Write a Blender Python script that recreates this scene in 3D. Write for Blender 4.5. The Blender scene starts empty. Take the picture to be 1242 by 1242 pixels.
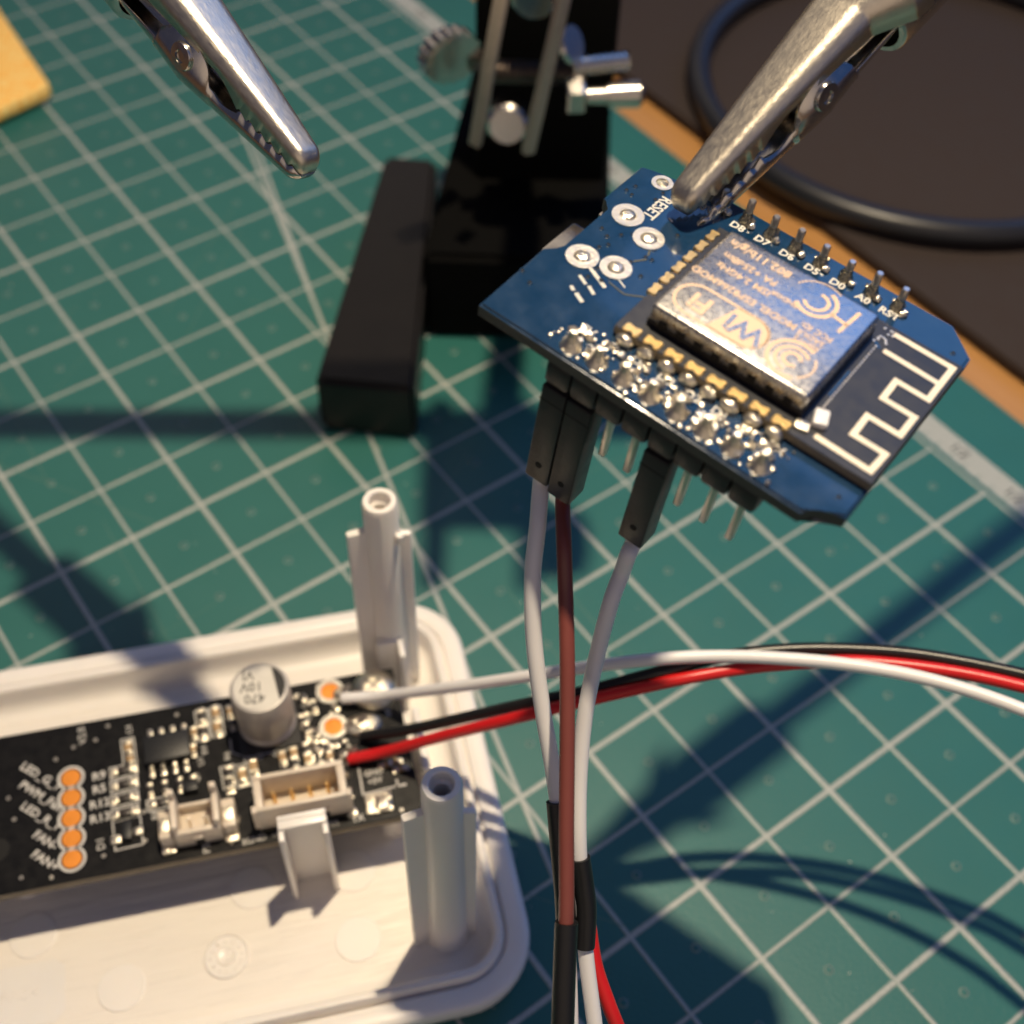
import bpy, bmesh, math, random
from mathutils import Vector, Matrix
random.seed(7)
R_ = math.radians
# ------------------------------------------------------------------ camera, world, lamps, exposure
S = bpy.context.scene
S.view_settings.view_transform = 'Standard'
S.view_settings.look = 'None'
S.view_settings.exposure = 0.0
S.view_settings.gamma = 1.0
S.view_settings.use_curve_mapping = False
CP = Vector((-3.0443, -7.1678, 17.2348))                    # 1 unit = 1 cm
RC = Matrix(((0.9997, 0.0, 0.0231), (0.0145, -0.7797, -0.6260), (0.0180, 0.6261, -0.7795)))
cam = bpy.data.cameras.new('camera'); co = bpy.data.objects.new('camera', cam)
S.collection.objects.link(co); S.camera = co
mr = Matrix((RC[0], -RC[1], -RC[2])).transposed()
co.matrix_world = Matrix.Translation(CP) @ mr.to_4x4()
cam.sensor_width = 36; cam.lens = 44.99; cam.clip_start = 0.1; cam.clip_end = 1000
cam.dof.use_dof = True; cam.dof.focus_distance = 12.3; cam.dof.aperture_fstop = 0.27
cam.dof.aperture_blades = 0
F = 2.4994

w = bpy.data.worlds.new('World'); S.world = w; w.use_nodes = True
bg = w.node_tree.nodes['Background']
bg.inputs[1].default_value = 1.0
_N = w.node_tree.nodes; _L = w.node_tree.links                # dim room: brownish on the left, window-blue on the right
_g = _N.new('ShaderNodeTexCoord'); _s = _N.new('ShaderNodeSeparateXYZ'); _m = _N.new('ShaderNodeMapRange'); _c = _N.new('ShaderNodeMix'); _c.data_type = 'RGBA'
_L.new(_g.outputs['Generated'], _s.inputs[0]); _m.inputs['From Min'].default_value = -.8; _m.inputs['From Max'].default_value = .8
_L.new(_s.outputs[0], _m.inputs['Value']); _L.new(_m.outputs[0], _c.inputs['Factor'])
_c.inputs['A'].default_value = (.040, .042, .070, 1); _c.inputs['B'].default_value = (.028, .065, .19, 1)
_b = _N.new('ShaderNodeMapRange'); _b.interpolation_type = 'SMOOTHSTEP'; _b.inputs['From Min'].default_value = -.35; _b.inputs['From Max'].default_value = -1.0   # added warm fill from behind the camera, as off a pale wall
_L.new(_s.outputs[1], _b.inputs['Value']); _c2 = _N.new('ShaderNodeMix'); _c2.data_type = 'RGBA'
_L.new(_b.outputs[0], _c2.inputs['Factor']); _L.new(_c.outputs['Result'], _c2.inputs['A']); _c2.inputs['B'].default_value = (.50, .40, .33, 1)
_L.new(_c2.outputs['Result'], bg.inputs[0])

def lamp(name, loc, target, size, power, color, shape='DISK', sy=None):
    l = bpy.data.lights.new(name, 'AREA'); l.shape = shape; l.size = size
    if sy: l.size_y = sy
    l.energy = power; l.color = color
    o = bpy.data.objects.new(name, l); S.collection.objects.link(o); o.location = loc
    o.rotation_euler = (Vector(target) - Vector(loc)).to_track_quat('-Z', 'Y').to_euler()
    return o
lamp('desk_lamp', (.8, 7.9, 41), (-1, 4, 0), 1.0, 18300, (1, .82, .57))
lamp('window_light', (89, 99, 100), (0, 3, 5), 110, 32000, (.20, .42, 1), 'RECTANGLE', 80)
lamp('room_glow', (-45, 145, 100), (0, 3, 5), 112, 17000, (1, .82, .56), 'RECTANGLE', 105)

def at(u, v, z=0.0):
    """point at height z seen at photograph position u, v (1242 px square)"""
    d = RC.transposed() @ Vector(((u - 621) / (621 * F), (v - 621) / (621 * F), 1))
    return CP + d * ((z - CP.z) / d.z)

# ------------------------------------------------------------------ materials
def mat(name, col, rough=.5, metal=0, spec=.5, coat=0, bump=0, bscale=20, var=0, vscale=8, sss=0, aniso=None, emit=None):
    m = bpy.data.materials.new(name); m.use_nodes = True
    N = m.node_tree.nodes; L = m.node_tree.links; p = N['Principled BSDF']
    p.inputs['Base Color'].default_value = (*col, 1); p.inputs['Roughness'].default_value = rough
    p.inputs['Metallic'].default_value = metal; p.inputs['Specular IOR Level'].default_value = spec
    p.inputs['Coat Weight'].default_value = coat
    if sss:
        p.inputs['Subsurface Weight'].default_value = sss
        p.inputs['Subsurface Radius'].default_value = (.12, .09, .06); p.inputs['Subsurface Scale'].default_value = 1
    tc = N.new('ShaderNodeTexCoord'); src = tc.outputs['Object']
    if aniso:
        mp = N.new('ShaderNodeMapping'); mp.inputs['Scale'].default_value = aniso
        L.new(src, mp.inputs[0]); src = mp.outputs[0]
    if bump:
        n = N.new('ShaderNodeTexNoise'); n.inputs['Scale'].default_value = bscale; n.inputs['Detail'].default_value = 4
        L.new(src, n.inputs['Vector'])
        b = N.new('ShaderNodeBump'); b.inputs['Strength'].default_value = bump; b.inputs['Distance'].default_value = .02
        L.new(n.outputs['Fac'], b.inputs['Height']); L.new(b.outputs[0], p.inputs['Normal'])
    if var:
        n2 = N.new('ShaderNodeTexNoise'); n2.inputs['Scale'].default_value = vscale; n2.inputs['Detail'].default_value = 5
        L.new(src, n2.inputs['Vector'])
        mx = N.new('ShaderNodeMix'); mx.data_type = 'RGBA'
        mx.inputs['A'].default_value = (*[c * (1 - var) for c in col], 1)
        mx.inputs['B'].default_value = (*[min(1, c * (1 + var)) for c in col], 1)
        L.new(n2.outputs['Fac'], mx.inputs['Factor']); L.new(mx.outputs['Result'], p.inputs['Base Color'])
        mr_ = N.new('ShaderNodeMapRange'); mr_.inputs['To Min'].default_value = max(.02, rough - .12)
        mr_.inputs['To Max'].default_value = min(1, rough + .12)
        L.new(n2.outputs['Fac'], mr_.inputs['Value']); L.new(mr_.outputs[0], p.inputs['Roughness'])
    return m

M_white = mat('white_plastic', (.85, .81, .76), .36, sss=.12, bump=.05, bscale=14, var=.02, vscale=3)
M_floor = mat('moulded_plastic', (.85, .80, .73), .30, sss=.03, bump=1.0, bscale=2.2, aniso=(.45, 5, 1), var=.03, vscale=3)
M_ivory = mat('ivory_plastic', (.70, .61, .50), .4, sss=.15, var=.05)
M_black = mat('black_plastic', (.018, .017, .018), .38, bump=.1, bscale=30, var=.2)
M_iron = mat('black_enamel', (.006, .005, .005), .36, spec=.3, bump=.25, bscale=5, var=.3, vscale=2)
M_iron_shade = mat('shaded_black_iron', (.003, .003, .003), .8, spec=.06, bump=.3, bscale=9)  # pedestal and column: their shade is put into a darker, duller black
M_plate = mat('dull_zinc', (.46, .38, .31), .45, .35, bump=.15, bscale=20, var=.15)
M_pin = mat('tinned_pin', (.72, .66, .58), .28, 1, bump=.1, bscale=40)
M_solder = mat('solder', (.84, .77, .63), .30, 1, bump=.7, bscale=26)
M_solder_dark = mat('fluxed_solder', (.45, .40, .30), .2, 1, bump=.8, bscale=30, var=.5, vscale=20)
M_gold = mat('gold_plating', (.95, .66, .28), .3, 1, bump=.2, bscale=40)
M_chrome = mat('nickel_plate', (.66, .62, .56), .20, 1, bump=.05, bscale=40, var=.1, vscale=14)
M_brushed = mat('worn_nickel', (.74, .67, .55), .34, 1, bump=.16, bscale=20, aniso=(1, 4, 4), var=.10, vscale=12)
M_steel = mat('shield_steel', (.60, .58, .54), .28, 1, bump=.06, bscale=30, var=.08, vscale=20)
M_engrave = mat('engraved_mark', (.66, .50, .37), .66, .5, var=.15, vscale=40)
M_blue = mat('blue_solder_mask', (.003, .028, .075), .2, spec=.8, coat=.8, bump=.16, bscale=6, var=.25, vscale=4)
M_edge = mat('board_edge', (.05, .055, .05), .6, bump=.2, bscale=40)
M_edge2 = mat('pale_board_edge', (.17, .14, .10), .6, bump=.2, bscale=40, var=.2)
M_mask = mat('black_solder_mask', (.006, .006, .0065), .34, spec=.28, bump=.06, bscale=9, var=.2)
M_mod = mat('module_mask', (.018, .020, .028), .38, coat=.1, var=.1)
M_silk = mat('silkscreen', (.62, .60, .56), .6, var=.1, vscale=30)
M_trace = mat('antenna_trace', (.90, .78, .58), .4, .35, var=.05)
M_ring = mat('tinned_ring', (.85, .80, .70), .3, .75, bump=.3, bscale=30)
M_copper = mat('orange_pad', (.86, .30, .04), .4, .35, bump=.2, bscale=30, var=.08)
M_hole = mat('dark_hole', (.004, .004, .004), .8)
M_ic = mat('chip_epoxy', (.012, .013, .015), .45, bump=.15, bscale=40)
M_res = mat('resistor_body', (.035, .028, .025), .35, var=.2)
M_cap = mat('tan_ceramic', (.42, .27, .13), .45, var=.15)
M_alu = mat('aluminium_can', (.60, .57, .53), .48, .5, bump=.15, bscale=8, aniso=(6, 6, .6), var=.05)
M_alutop = mat('can_top', (.62, .60, .56), .45, .6, var=.04)
M_ink = mat('black_ink', (.012, .012, .014), .5)
M_wire_w = mat('white_insulation', (.80, .79, .80), .36, sss=.05, bump=.05, bscale=6, var=.03, vscale=3)
M_wire_b = mat('brown_insulation', (.19, .050, .040), .34, bump=.05, bscale=6, var=.12, vscale=3)
M_wire_r = mat('red_insulation', (.62, .012, .014), .34, bump=.05, bscale=6, var=.1, vscale=3)
M_wire_k = mat('black_insulation', (.010, .010, .010), .33, bump=.05, bscale=6)
M_shrink = mat('heat_shrink', (.007, .007, .008), .42, bump=.6, bscale=4, aniso=(1, 1, .5))
M_pad = mat('dark_brown_cloth', (.030, .020, .018), .85, bump=.2, bscale=10, var=.15, vscale=2)
M_ringk = mat('black_rubber', (.012, .013, .018), .36)
M_thread = mat('dark_thread', (.25, .22, .2), .35, 1)

def wood():
    m = mat('beech_wood', (.55, .27, .09), .5); N = m.node_tree.nodes; L = m.node_tree.links
    tc = N['Texture Coordinate']; mp = N.new('ShaderNodeMapping'); mp.inputs['Scale'].default_value = (.2, 4, 1)
    mp.inputs['Rotation'].default_value = (0, 0, R_(54))
    n = N.new('ShaderNodeTexNoise'); n.inputs['Scale'].default_value = 2.0; n.inputs['Detail'].default_value = 6
    r = N.new('ShaderNodeValToRGB'); r.color_ramp.elements[0].color = (.36, .17, .05, 1); r.color_ramp.elements[1].color = (.56, .29, .10, 1)
    L.new(tc.outputs['Object'], mp.inputs[0]); L.new(mp.outputs[0], n.inputs['Vector']); L.new(n.outputs['Fac'], r.inputs[0])
    L.new(r.outputs[0], N['Principled BSDF'].inputs['Base Color'])
    return m
def sponge_mat():
    m = mat('yellow_weave', (.96, .66, .16), .75); N = m.node_tree.nodes; L = m.node_tree.links
    v = N.new('ShaderNodeTexVoronoi'); v.inputs['Scale'].default_value = 5.5; v.inputs['Randomness'].default_value = .35
    L.new(N['Texture Coordinate'].outputs['Object'], v.inputs['Vector'])
    r = N.new('ShaderNodeValToRGB'); r.color_ramp.elements[0].color = (1, .86, .36, 1); r.color_ramp.elements[1].color = (1, .50, .08, 1)
    r.color_ramp.elements[1].position = .8
    b = N.new('ShaderNodeBump'); b.inputs['Strength'].default_value = .8; b.inputs['Distance'].default_value = -.06
    L.new(v.outputs['Distance'], r.inputs[0]); L.new(r.outputs[0], N['Principled BSDF'].inputs['Base Color'])
    L.new(v.outputs['Distance'], b.inputs['Height']); L.new(b.outputs[0], N['Principled BSDF'].inputs['Normal'])
    return m
def cutting_mat():
    """green sheet with printed half-inch grid (object axes run along the grid, 1 cell = 1.27)"""
    m = bpy.data.materials.new('cutting_mat_green'); m.use_nodes = True
    N = m.node_tree.nodes; L = m.node_tree.links; p = N['Principled BSDF']
    def math_(op, a, b=None, c=None):
        n = N.new('ShaderNodeMath'); n.operation = op
        for i, v in enumerate((a, b, c)):
            if v is None: continue
            if isinstance(v, (int, float)): n.inputs[i].default_value = v
            else: L.new(v, n.inputs[i])
        return n.outputs[0]
    def line(dist, half, soft=.012):
        n = N.new('ShaderNodeMapRange'); n.inputs['From Min'].default_value = half - soft; n.inputs['From Max'].default_value = half + soft
        n.inputs['To Min'].default_value = 1; n.inputs['To Max'].default_value = 0
        L.new(dist, n.inputs['Value']); return n.outputs[0]
    tc = N.new('ShaderNodeTexCoord'); sp = N.new('ShaderNodeSeparateXYZ'); L.new(tc.outputs['Object'], sp.inputs[0])
    i = math_('DIVIDE', sp.outputs[0], 1.27); j = math_('DIVIDE', sp.outputs[1], 1.27)
    def grid(c, other=None):
        d = math_('ABSOLUTE', math_('SUBTRACT', c, math_('ROUND', c)))
        ev = math_('ABSOLUTE', math_('SUBTRACT', math_('DIVIDE', math_('ROUND', c), 2), math_('ROUND', math_('DIVIDE', math_('ROUND', c), 2))))
        wide = line(d, .031); thin = line(d, .020)
        isodd = math_('GREATER_THAN', ev, .1)
        return math_('ADD', math_('MULTIPLY', wide, math_('SUBTRACT', 1, isodd)), math_('MULTIPLY', thin, isodd))
    g = math_('MAXIMUM', grid(i), grid(j))
    inside = math_('LESS_THAN', j, 7.03)
    g = math_('MULTIPLY', g, inside)
    # angle guide lines fanning out of grid points
    for (i0, j0, sl) in ((-2, -1, -.268), (-10, 1.13, -.30), (-2, -1, -1.05)):
        d = math_('ABSOLUTE', math_('SUBTRACT', math_('SUBTRACT', j, j0), math_('MULTIPLY', math_('SUBTRACT', i, i0), sl)))
        d = math_('DIVIDE', d, math.sqrt(1 + sl * sl)); ln = line(d, .028)
        if i0 == -10: ln = math_('MULTIPLY', ln, math_('LESS_THAN', i, -10))
        if sl < -1: ln = math_('MULTIPLY', ln, math_('GREATER_THAN', i, 40))
        g = math_('MAXIMUM', g, math_('MULTIPLY', ln, inside))
    # white ruler band
    band = math_('MULTIPLY', math_('GREATER_THAN', j, 7.1), math_('LESS_THAN', j, 7.5))
    edge = line(math_('ABSOLUTE', math_('SUBTRACT', j, 7.0)), .02)
    tick = line(math_('ABSOLUTE', math_('SUBTRACT', math_('MULTIPLY', i, 4), math_('ROUND', math_('MULTIPLY', i, 4)))), .05)
    tick = math_('MULTIPLY', tick, math_('MULTIPLY', math_('GREATER_THAN', j, 7.1), math_('LESS_THAN', j, 7.2)))
    g = math_('MAXIMUM', g, math_('MAXIMUM', math_('MULTIPLY', band, math_('SUBTRACT', 1, math_('MULTIPLY', tick, .5))), edge))
    # raised centre dots
    fi = math_('SUBTRACT', math_('FRACT', i), .5); fj = math_('SUBTRACT', math_('FRACT', j), .5)
    dd = math_('SQRT', math_('ADD', math_('MULTIPLY', fi, fi), math_('MULTIPLY', fj, fj)))
    dot = math_('MULTIPLY', line(dd, .042, .012), inside)
    rim_glint = math_('MULTIPLY', math_('SUBTRACT', 1, math_('MINIMUM', 1, math_('DIVIDE', math_('ABSOLUTE', math_('SUBTRACT', dd, .045)), .014))), inside)
    rim_glint = math_('MAXIMUM', rim_glint, 0)
    # print wear / weave texture along thin lines
    nz = N.new('ShaderNodeTexNoise'); nz.inputs['Scale'].default_value = 22; nz.inputs['Detail'].default_value = 5
    L.new(tc.outputs['Object'], nz.inputs['Vector'])
    n2 = N.new('ShaderNodeTexNoise'); n2.inputs['Scale'].default_value = .6; n2.inputs['Detail'].default_value = 6
    L.new(tc.outputs['Object'], n2.inputs['Vector'])
    base = N.new('ShaderNodeMix'); base.data_type = 'RGBA'
    base.inputs['A'].default_value = (.018, .122, .108, 1); base.inputs['B'].default_value = (.026, .148, .130, 1)
    L.new(n2.outputs['Fac'], base.inputs['Factor'])
    mx = N.new('ShaderNodeMix'); mx.data_type = 'RGBA'; mx.inputs['B'].default_value = (.46, .47, .44, 1)
    L.new(base.outputs['Result'], mx.inputs['A'])
    wear = N.new('ShaderNodeMapRange'); wear.inputs['From Min'].default_value = .3; wear.inputs['From Max'].default_value = .5
    wear.inputs['To Min'].default_value = .55; wear.inputs['To Max'].default_value = .92
    L.new(nz.outputs['Fac'], wear.inputs['Value'])
    mask = math_('MULTIPLY', g, wear.outputs[0])
    mask = math_('MAXIMUM', mask, math_('MULTIPLY', rim_glint, .45))  # pale specular glint painted round each dot
    L.new(mask, mx.inputs['Factor']); L.new(mx.outputs['Result'], p.inputs['Base Color'])
    rg = N.new('ShaderNodeMapRange'); rg.inputs['To Min'].default_value = .36; rg.inputs['To Max'].default_value = .56
    n3 = N.new('ShaderNodeTexNoise'); n3.inputs['Scale'].default_value = 1.7; n3.inputs['Detail'].default_value = 9; n3.inputs['Roughness'].default_value = .7
    L.new(tc.outputs['Object'], n3.inputs['Vector']); L.new(n3.outputs['Fac'], rg.inputs['Value']); L.new(rg.outputs[0], p.inputs['Roughness'])
    p.inputs['Specular IOR Level'].default_value = .55
    h = math_('ADD', math_('MULTIPLY', dot, 1.0), math_('ADD', math_('MULTIPLY', g, .5), math_('MULTIPLY', nz.outputs['Fac'], .35)))
    b = N.new('ShaderNodeBump'); b.inputs['Strength'].default_value = .7; b.inputs['Distance'].default_value = .03
    L.new(h, b.inputs['Height']); L.new(b.outputs[0], p.inputs['Normal'])
    return m

# ------------------------------------------------------------------ helpers
def link(name, me, m, parent=None):
    o = bpy.data.objects.new(name, me); S.collection.objects.link(o)
    if m is not None and len(me.materials) == 0: me.materials.append(m)
    if parent: o.parent = parent
    return o
def fin(bm, name, m, parent=None, smooth=True, angle=40):
    me = bpy.data.meshes.new(name)
    bmesh.ops.recalc_face_normals(bm, faces=bm.faces)
    bm.to_mesh(me); bm.free()
    if smooth:
        for pl in me.polygons: pl.use_smooth = True
        me.set_sharp_from_angle(angle=R_(angle))
    return link(name, me, m, parent)
def empty(name, label, cat, matrix=None, group=None):
    o = bpy.data.objects.new(name, None); S.collection.objects.link(o)
    if matrix is not None: o.matrix_world = matrix
    o.empty_display_size = .2
    return tag(o, label, cat, group)
def tag(o, label, cat, group=None):
    o['label'] = label; o['category'] = cat
    if group: o['group'] = group
    return o
def a_box(bm, c, s, bev=0, rz=0, seg=2):
    r = bmesh.ops.create_cube(bm, size=1); vs = r['verts']
    bmesh.ops.scale(bm, vec=s, verts=vs)
    if bev:
        es = list({e for v in vs for e in v.link_edges})
        rr = bmesh.ops.bevel(bm, geom=es, offset=bev, segments=seg, affect='EDGES', profile=.5)
        vs = list({v for f in rr['faces'] for v in f.verts} | {v for v in vs if v.is_valid})
    if rz: bmesh.ops.rotate(bm, cent=(0, 0, 0), matrix=Matrix.Rotation(rz, 3, 'Z'), verts=vs)
    bmesh.ops.translate(bm, vec=c, verts=vs)
    return vs
def box(name, c, s, m, parent=None, bev=.01, rz=0, seg=2):
    bm = bmesh.new(); a_box(bm, c, s, min(bev, min(s) * .45), rz, seg); return fin(bm, name, m, parent)
def a_lathe(bm, prof, c=(0, 0, 0), n=24, axis=None, cap=True):
    """prof: (radius, height) pairs"""
    q = Vector((0, 0, 1)).rotation_difference(Vector(axis)).to_matrix() if axis is not None else Matrix.Identity(3)
    rings = []
    for r, z in prof:
        if r < 1e-6: rings.append([bm.verts.new(Vector(c) + q @ Vector((0, 0, z)))])
        else: rings.append([bm.verts.new(Vector(c) + q @ Vector((r * math.cos(a), r * math.sin(a), z))) for a in [2 * math.pi * k / n for k in range(n)]])
    for A, B in zip(rings, rings[1:]):
        for k in range(n):
            k2 = (k + 1) % n
            if len(A) == 1 and len(B) == 1: break
            if len(A) == 1: bm.faces.new((A[0], B[k], B[k2]))
            elif len(B) == 1: bm.faces.new((A[k], A[k2], B[0]))
            else: bm.faces.new((A[k], A[k2], B[k2], B[k]))
    if cap:
        for Rg in (rings[0], rings[-1]):
            if len(Rg) > 2: bm.faces.new(Rg)
def lathe(name, prof, m, c=(0, 0, 0), parent=None, n=24, axis=None, cap=True, angle=35):
    bm = bmesh.new(); a_lathe(bm, prof, c, n, axis, cap); return fin(bm, name, m, parent, angle=angle)
def spline(pts, k=10):
    P = [Vector(p) for p in pts]; P = [P[0] * 2 - P[1]] + P + [P[-1] * 2 - P[-2]]; out = []
    for i in range(1, len(P) - 2):
        for s in range(k):
            t = s / k; a, b, c, d = P[i - 1:i + 3]
            out.append(.5 * ((2 * b) + (c - a) * t + (2 * a - 5 * b + 4 * c - d) * t * t + (3 * b - a - 3 * c + d) * t ** 3))
    out.append(P[-2]); return out
def a_tube(bm, path, r, n=12, caps=True):
    if not callable(r): rr = lambda t, r=r: r
    else: rr = r
    rings = []; up = Vector((.3, .2, .93)).normalized(); N = len(path)
    for i, p in enumerate(path):
        t = (path[min(i + 1, N - 1)] - path[max(i - 1, 0)]).normalized()
        x = up.cross(t); x = x.normalized() if x.length > 1e-4 else Vector((1, 0, 0)); y = t.cross(x); up = y
        rad = rr(i / (N - 1))
        rings.append([bm.verts.new(p + x * (rad * math.cos(a)) + y * (rad * math.sin(a))) for a in [2 * math.pi * k / n for k in range(n)]])
    for A, B in zip(rings, rings[1:]):
        for k in range(n): bm.faces.new((A[k], A[(k + 1) % n], B[(k + 1) % n], B[k]))
    if caps: bm.faces.new(rings[0]); bm.faces.new(rings[-1])
def tube(name, path, r, m, parent=None, n=12):
    bm = bmesh.new(); a_tube(bm, path, r, n); return fin(bm, name, m, parent, angle=60)
def a_prism(bm, poly, z0, z1):
    b = [bm.verts.new((x, y, z0)) for x, y in poly]; t = [bm.verts.new((x, y, z1)) for x, y in poly]
    bm.faces.new(b[::-1]); bm.faces.new(t); n = len(poly)
    for k in range(n): bm.faces.new((b[k], b[(k + 1) % n], t[(k + 1) % n], t[k]))
def ribbon(name, pts, wd, z, m, parent, closed=False):
    """flat printed or etched line with mitred corners"""
    bm = bmesh.new(); n = len(pts); L_, R2 = [], []
    for i, p in enumerate(pts):
        p = Vector(p); a = Vector(pts[i - 1]) if (i or closed) else None; b = Vector(pts[(i + 1) % n]) if (i < n - 1 or closed) else None
        d1 = (p - a).normalized() if a is not None else (b - p).normalized(); d2 = (b - p).normalized() if b is not None else d1
        t = (d1 + d2); t = t.normalized() if t.length > 1e-4 else d1; nn = Vector((-t.y, t.x)); k = wd / 2 / max(.35, nn.dot(Vector((-d1.y, d1.x))))
        L_.append(bm.verts.new((*(p + nn * k), z))); R2.append(bm.verts.new((*(p - nn * k), z)))
    for i in range(n if closed else n - 1):
        j = (i + 1) % n; bm.faces.new((R2[i], R2[j], L_[j], L_[i]))
    r = bmesh.ops.extrude_face_region(bm, geom=list(bm.faces)); bmesh.ops.translate(bm, vec=(0, 0, .003), verts=[v for v in r['geom'] if isinstance(v, bmesh.types.BMVert)])
    return fin(bm, name, m, parent, smooth=False)
def ring(name, c, r0, r1, z, m, parent, n=28, h=.006, sy=1):
    bm = bmesh.new(); P = [(r0, 0), (r0, h), (r1, h), (r1, 0)]; vs = []
    for r, zz in P: vs.append([bm.verts.new((c[0] + r * math.cos(a), c[1] + sy * r * math.sin(a), z + zz)) for a in [2 * math.pi * k / n for k in range(n)]])
    for q in range(4):
        A, B = vs[q], vs[(q + 1) % 4]
        for k in range(n): bm.faces.new((A[k], A[(k + 1) % n], B[(k + 1) % n], B[k]))
    return fin(bm, name, m, parent)
def text(name, s, pos, size, rot, m, parent, ext=.0015, bold=0.0, sx=1, spacing=1.0, align='CENTER'):
    c = bpy.data.curves.new(name, 'FONT'); c.body = s; c.size = size; c.extrude = ext; c.offset = bold
    c.align_x = align; c.align_y = 'CENTER'; c.resolution_u = 2; c.space_character = spacing
    t = bpy.data.objects.new('tmp', c); S.collection.objects.link(t)
    dg = bpy.context.evaluated_depsgraph_get(); me = bpy.data.meshes.new_from_object(t.evaluated_get(dg))
    bpy.data.objects.remove(t); me.name = name
    me.transform(Matrix.Translation(pos) @ Matrix.Rotation(rot, 4, 'Z') @ Matrix.Diagonal((sx, 1, 1, 1)))
    me.materials.clear()
    return link(name, me, m, parent)
def blob(bm, c, r, sub=2, jit=.25, sc=(1, 1, 1)):
    rr = bmesh.ops.create_icosphere(bm, subdivisions=sub, radius=1)
    for v in rr['verts']:
        k = r * (1 + random.uniform(-jit, jit) * .5)
        v.co = Vector((v.co.x * k * sc[0], v.co.y * k * sc[1], v.co.z * k * sc[2])) + Vector(c)

# ------------------------------------------------------------------ setting: desk, cutting mat, dark cloth
GA = R_(-54.103)                                   # grid axis i in world
bm = bmesh.new(); a_box(bm, (0, 0, -.5), (400, 400, .4)); desk = fin(bm, 'desk', wood(), smooth=False); desk['kind'] = 'structure'
desk.rotation_euler.z = GA
def from_grid(i, j):                               # grid cell position -> world xy
    return Vector((math.cos(GA) * i * 1.27 - math.sin(GA) * j * 1.27, math.sin(GA) * i * 1.27 + math.cos(GA) * j * 1.27))
bm = bmesh.new(); a_box(bm, (-2, (8.5 * 1.27 - 34) / 2 , -.15), (70, 8.5 * 1.27 + 34, .3), .06)
cm = fin(bm, 'cutting_mat', cutting_mat()); cm.rotation_euler.z = GA
M_cut = mat('knife_cut', (.10, .20, .16), .6)
rs = random.Random(3)
cb_ = bmesh.new()
for k in range(46):
    x, y = rs.uniform(-24, 6), rs.uniform(-8, 8); a = rs.choice((0, math.pi / 2, .6, 2.2)) + rs.gauss(0, .06); ln = rs.uniform(.6, 4)
    vs = a_box(cb_, (0, 0, 0), (ln, rs.uniform(.006, .012), .002), 0, a); bmesh.ops.translate(cb_, vec=(x, y, .0015), verts=vs)
kc = fin(cb_, 'knife_cut', M_cut, cm, smooth=False); kc['kind'] = 'stuff'
M_dust = mat('dust', (.6, .58, .52), .9); cb_ = bmesh.new()
for k in range(240):
    r_ = rs.uniform(.004, .013); vs = a_box(cb_, (0, 0, 0), (r_ * rs.uniform(1, 4), r_, r_ * .6), 0, rs.uniform(0, 3)); bmesh.ops.translate(cb_, vec=(rs.uniform(-22, 7), rs.uniform(-8, 8), .004), verts=vs)
du = fin(cb_, 'dust_speck', M_dust, cm, smooth=False); du['kind'] = 'stuff'
tag(cm, 'green cutting mat printed with a pale half-inch grid under everything', 'cutting mat')
for k in range(-19, 4):
    text('ruler_mark', '1/2', (k * 1.27 + .35, 7.3 * 1.27, .0035), .30, 0, M_ink, cm, ext=.0008)
bm = bmesh.new(); a_box(bm, (2, 9.35 * 1.27 + 25, .03 - .15), (90, 50, .3), .1)
pad = fin(bm, 'desk_pad', M_pad); pad.rotation_euler.z = GA
tag(pad, 'dark brown cloth pad on the desk beyond the mat edge', 'desk pad')
# black ring on the dark pad
rc = at(1125, 105, .35)
pts = [rc + Vector((5.35 * math.cos(a), 5.35 * math.sin(a), 0)) for a in [2 * math.pi * k / 72 for k in range(73)]]
o = tube('black_ring', pts, .28, M_ringk, n=16)
tag(o, 'large black rubbery hoop lying across the mat edge and the dark pad', 'hoop')
# ------------------------------------------------------------------ yellow sponge, top left
sp = bmesh.new(); c0 = at(61, 103, .45)
dirA = (at(0, 12, .45) - c0).normalized(); dirB = (at(-60, 160, .45) - c0).normalized()
poly = []
for (ua, ub) in ((0, 0), (5, 0), (5, 5), (0, 5)):
    p = c0 + dirA * ua + dirB * ub; poly.append((p.x, p.y))
a_prism(sp, poly, .1, .5)
bmesh.ops.bevel(sp, geom=list(sp.edges), offset=.14, segments=4, affect='EDGES', profile=.5)
o = fin(sp, 'sponge', sponge_mat(), angle=60); tag(o, 'bright yellow woven-looking sponge corner at the upper left of the mat', 'sponge')

# ------------------------------------------------------------------ helping-hand stand
st = empty('helping_hand_stand', 'black cast iron stand with chrome clamp bracket behind the blue board', 'stand', Matrix.Translation((-2.6, 12.5, 0)))
def loc(p): return (p[0] + 2.6, p[1] - 12.5, p[2])
bm = bmesh.new(); a_prism(bm, [loc((x, y, 0))[:2] for x, y in ((-6.1, 8.5), (-4.36, 8.3), (-4.22, 14.9), (-5.28, 15.0))], 0, 1.3)
bmesh.ops.bevel(bm, geom=list(bm.edges), offset=.1, segments=3, affect='EDGES'); fin(bm, 'foot', M_iron, st)
bm = bmesh.new(); a_prism(bm, [loc((x, y, 0))[:2] for x, y in ((-4.34, 11.0), (-.95, 10.9), (-.62, 16.4), (-3.5, 17.4))], 0, 2.0)
bmesh.ops.bevel(bm, geom=list(bm.edges), offset=.12, segments=3, affect='EDGES'); fin(bm, 'pedestal', M_iron_shade, st)
box('column', loc((-2.15, 14.1, 4.6)), (2.5, 1.6, 5.6), M_iron_shade, st, .15)
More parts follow.
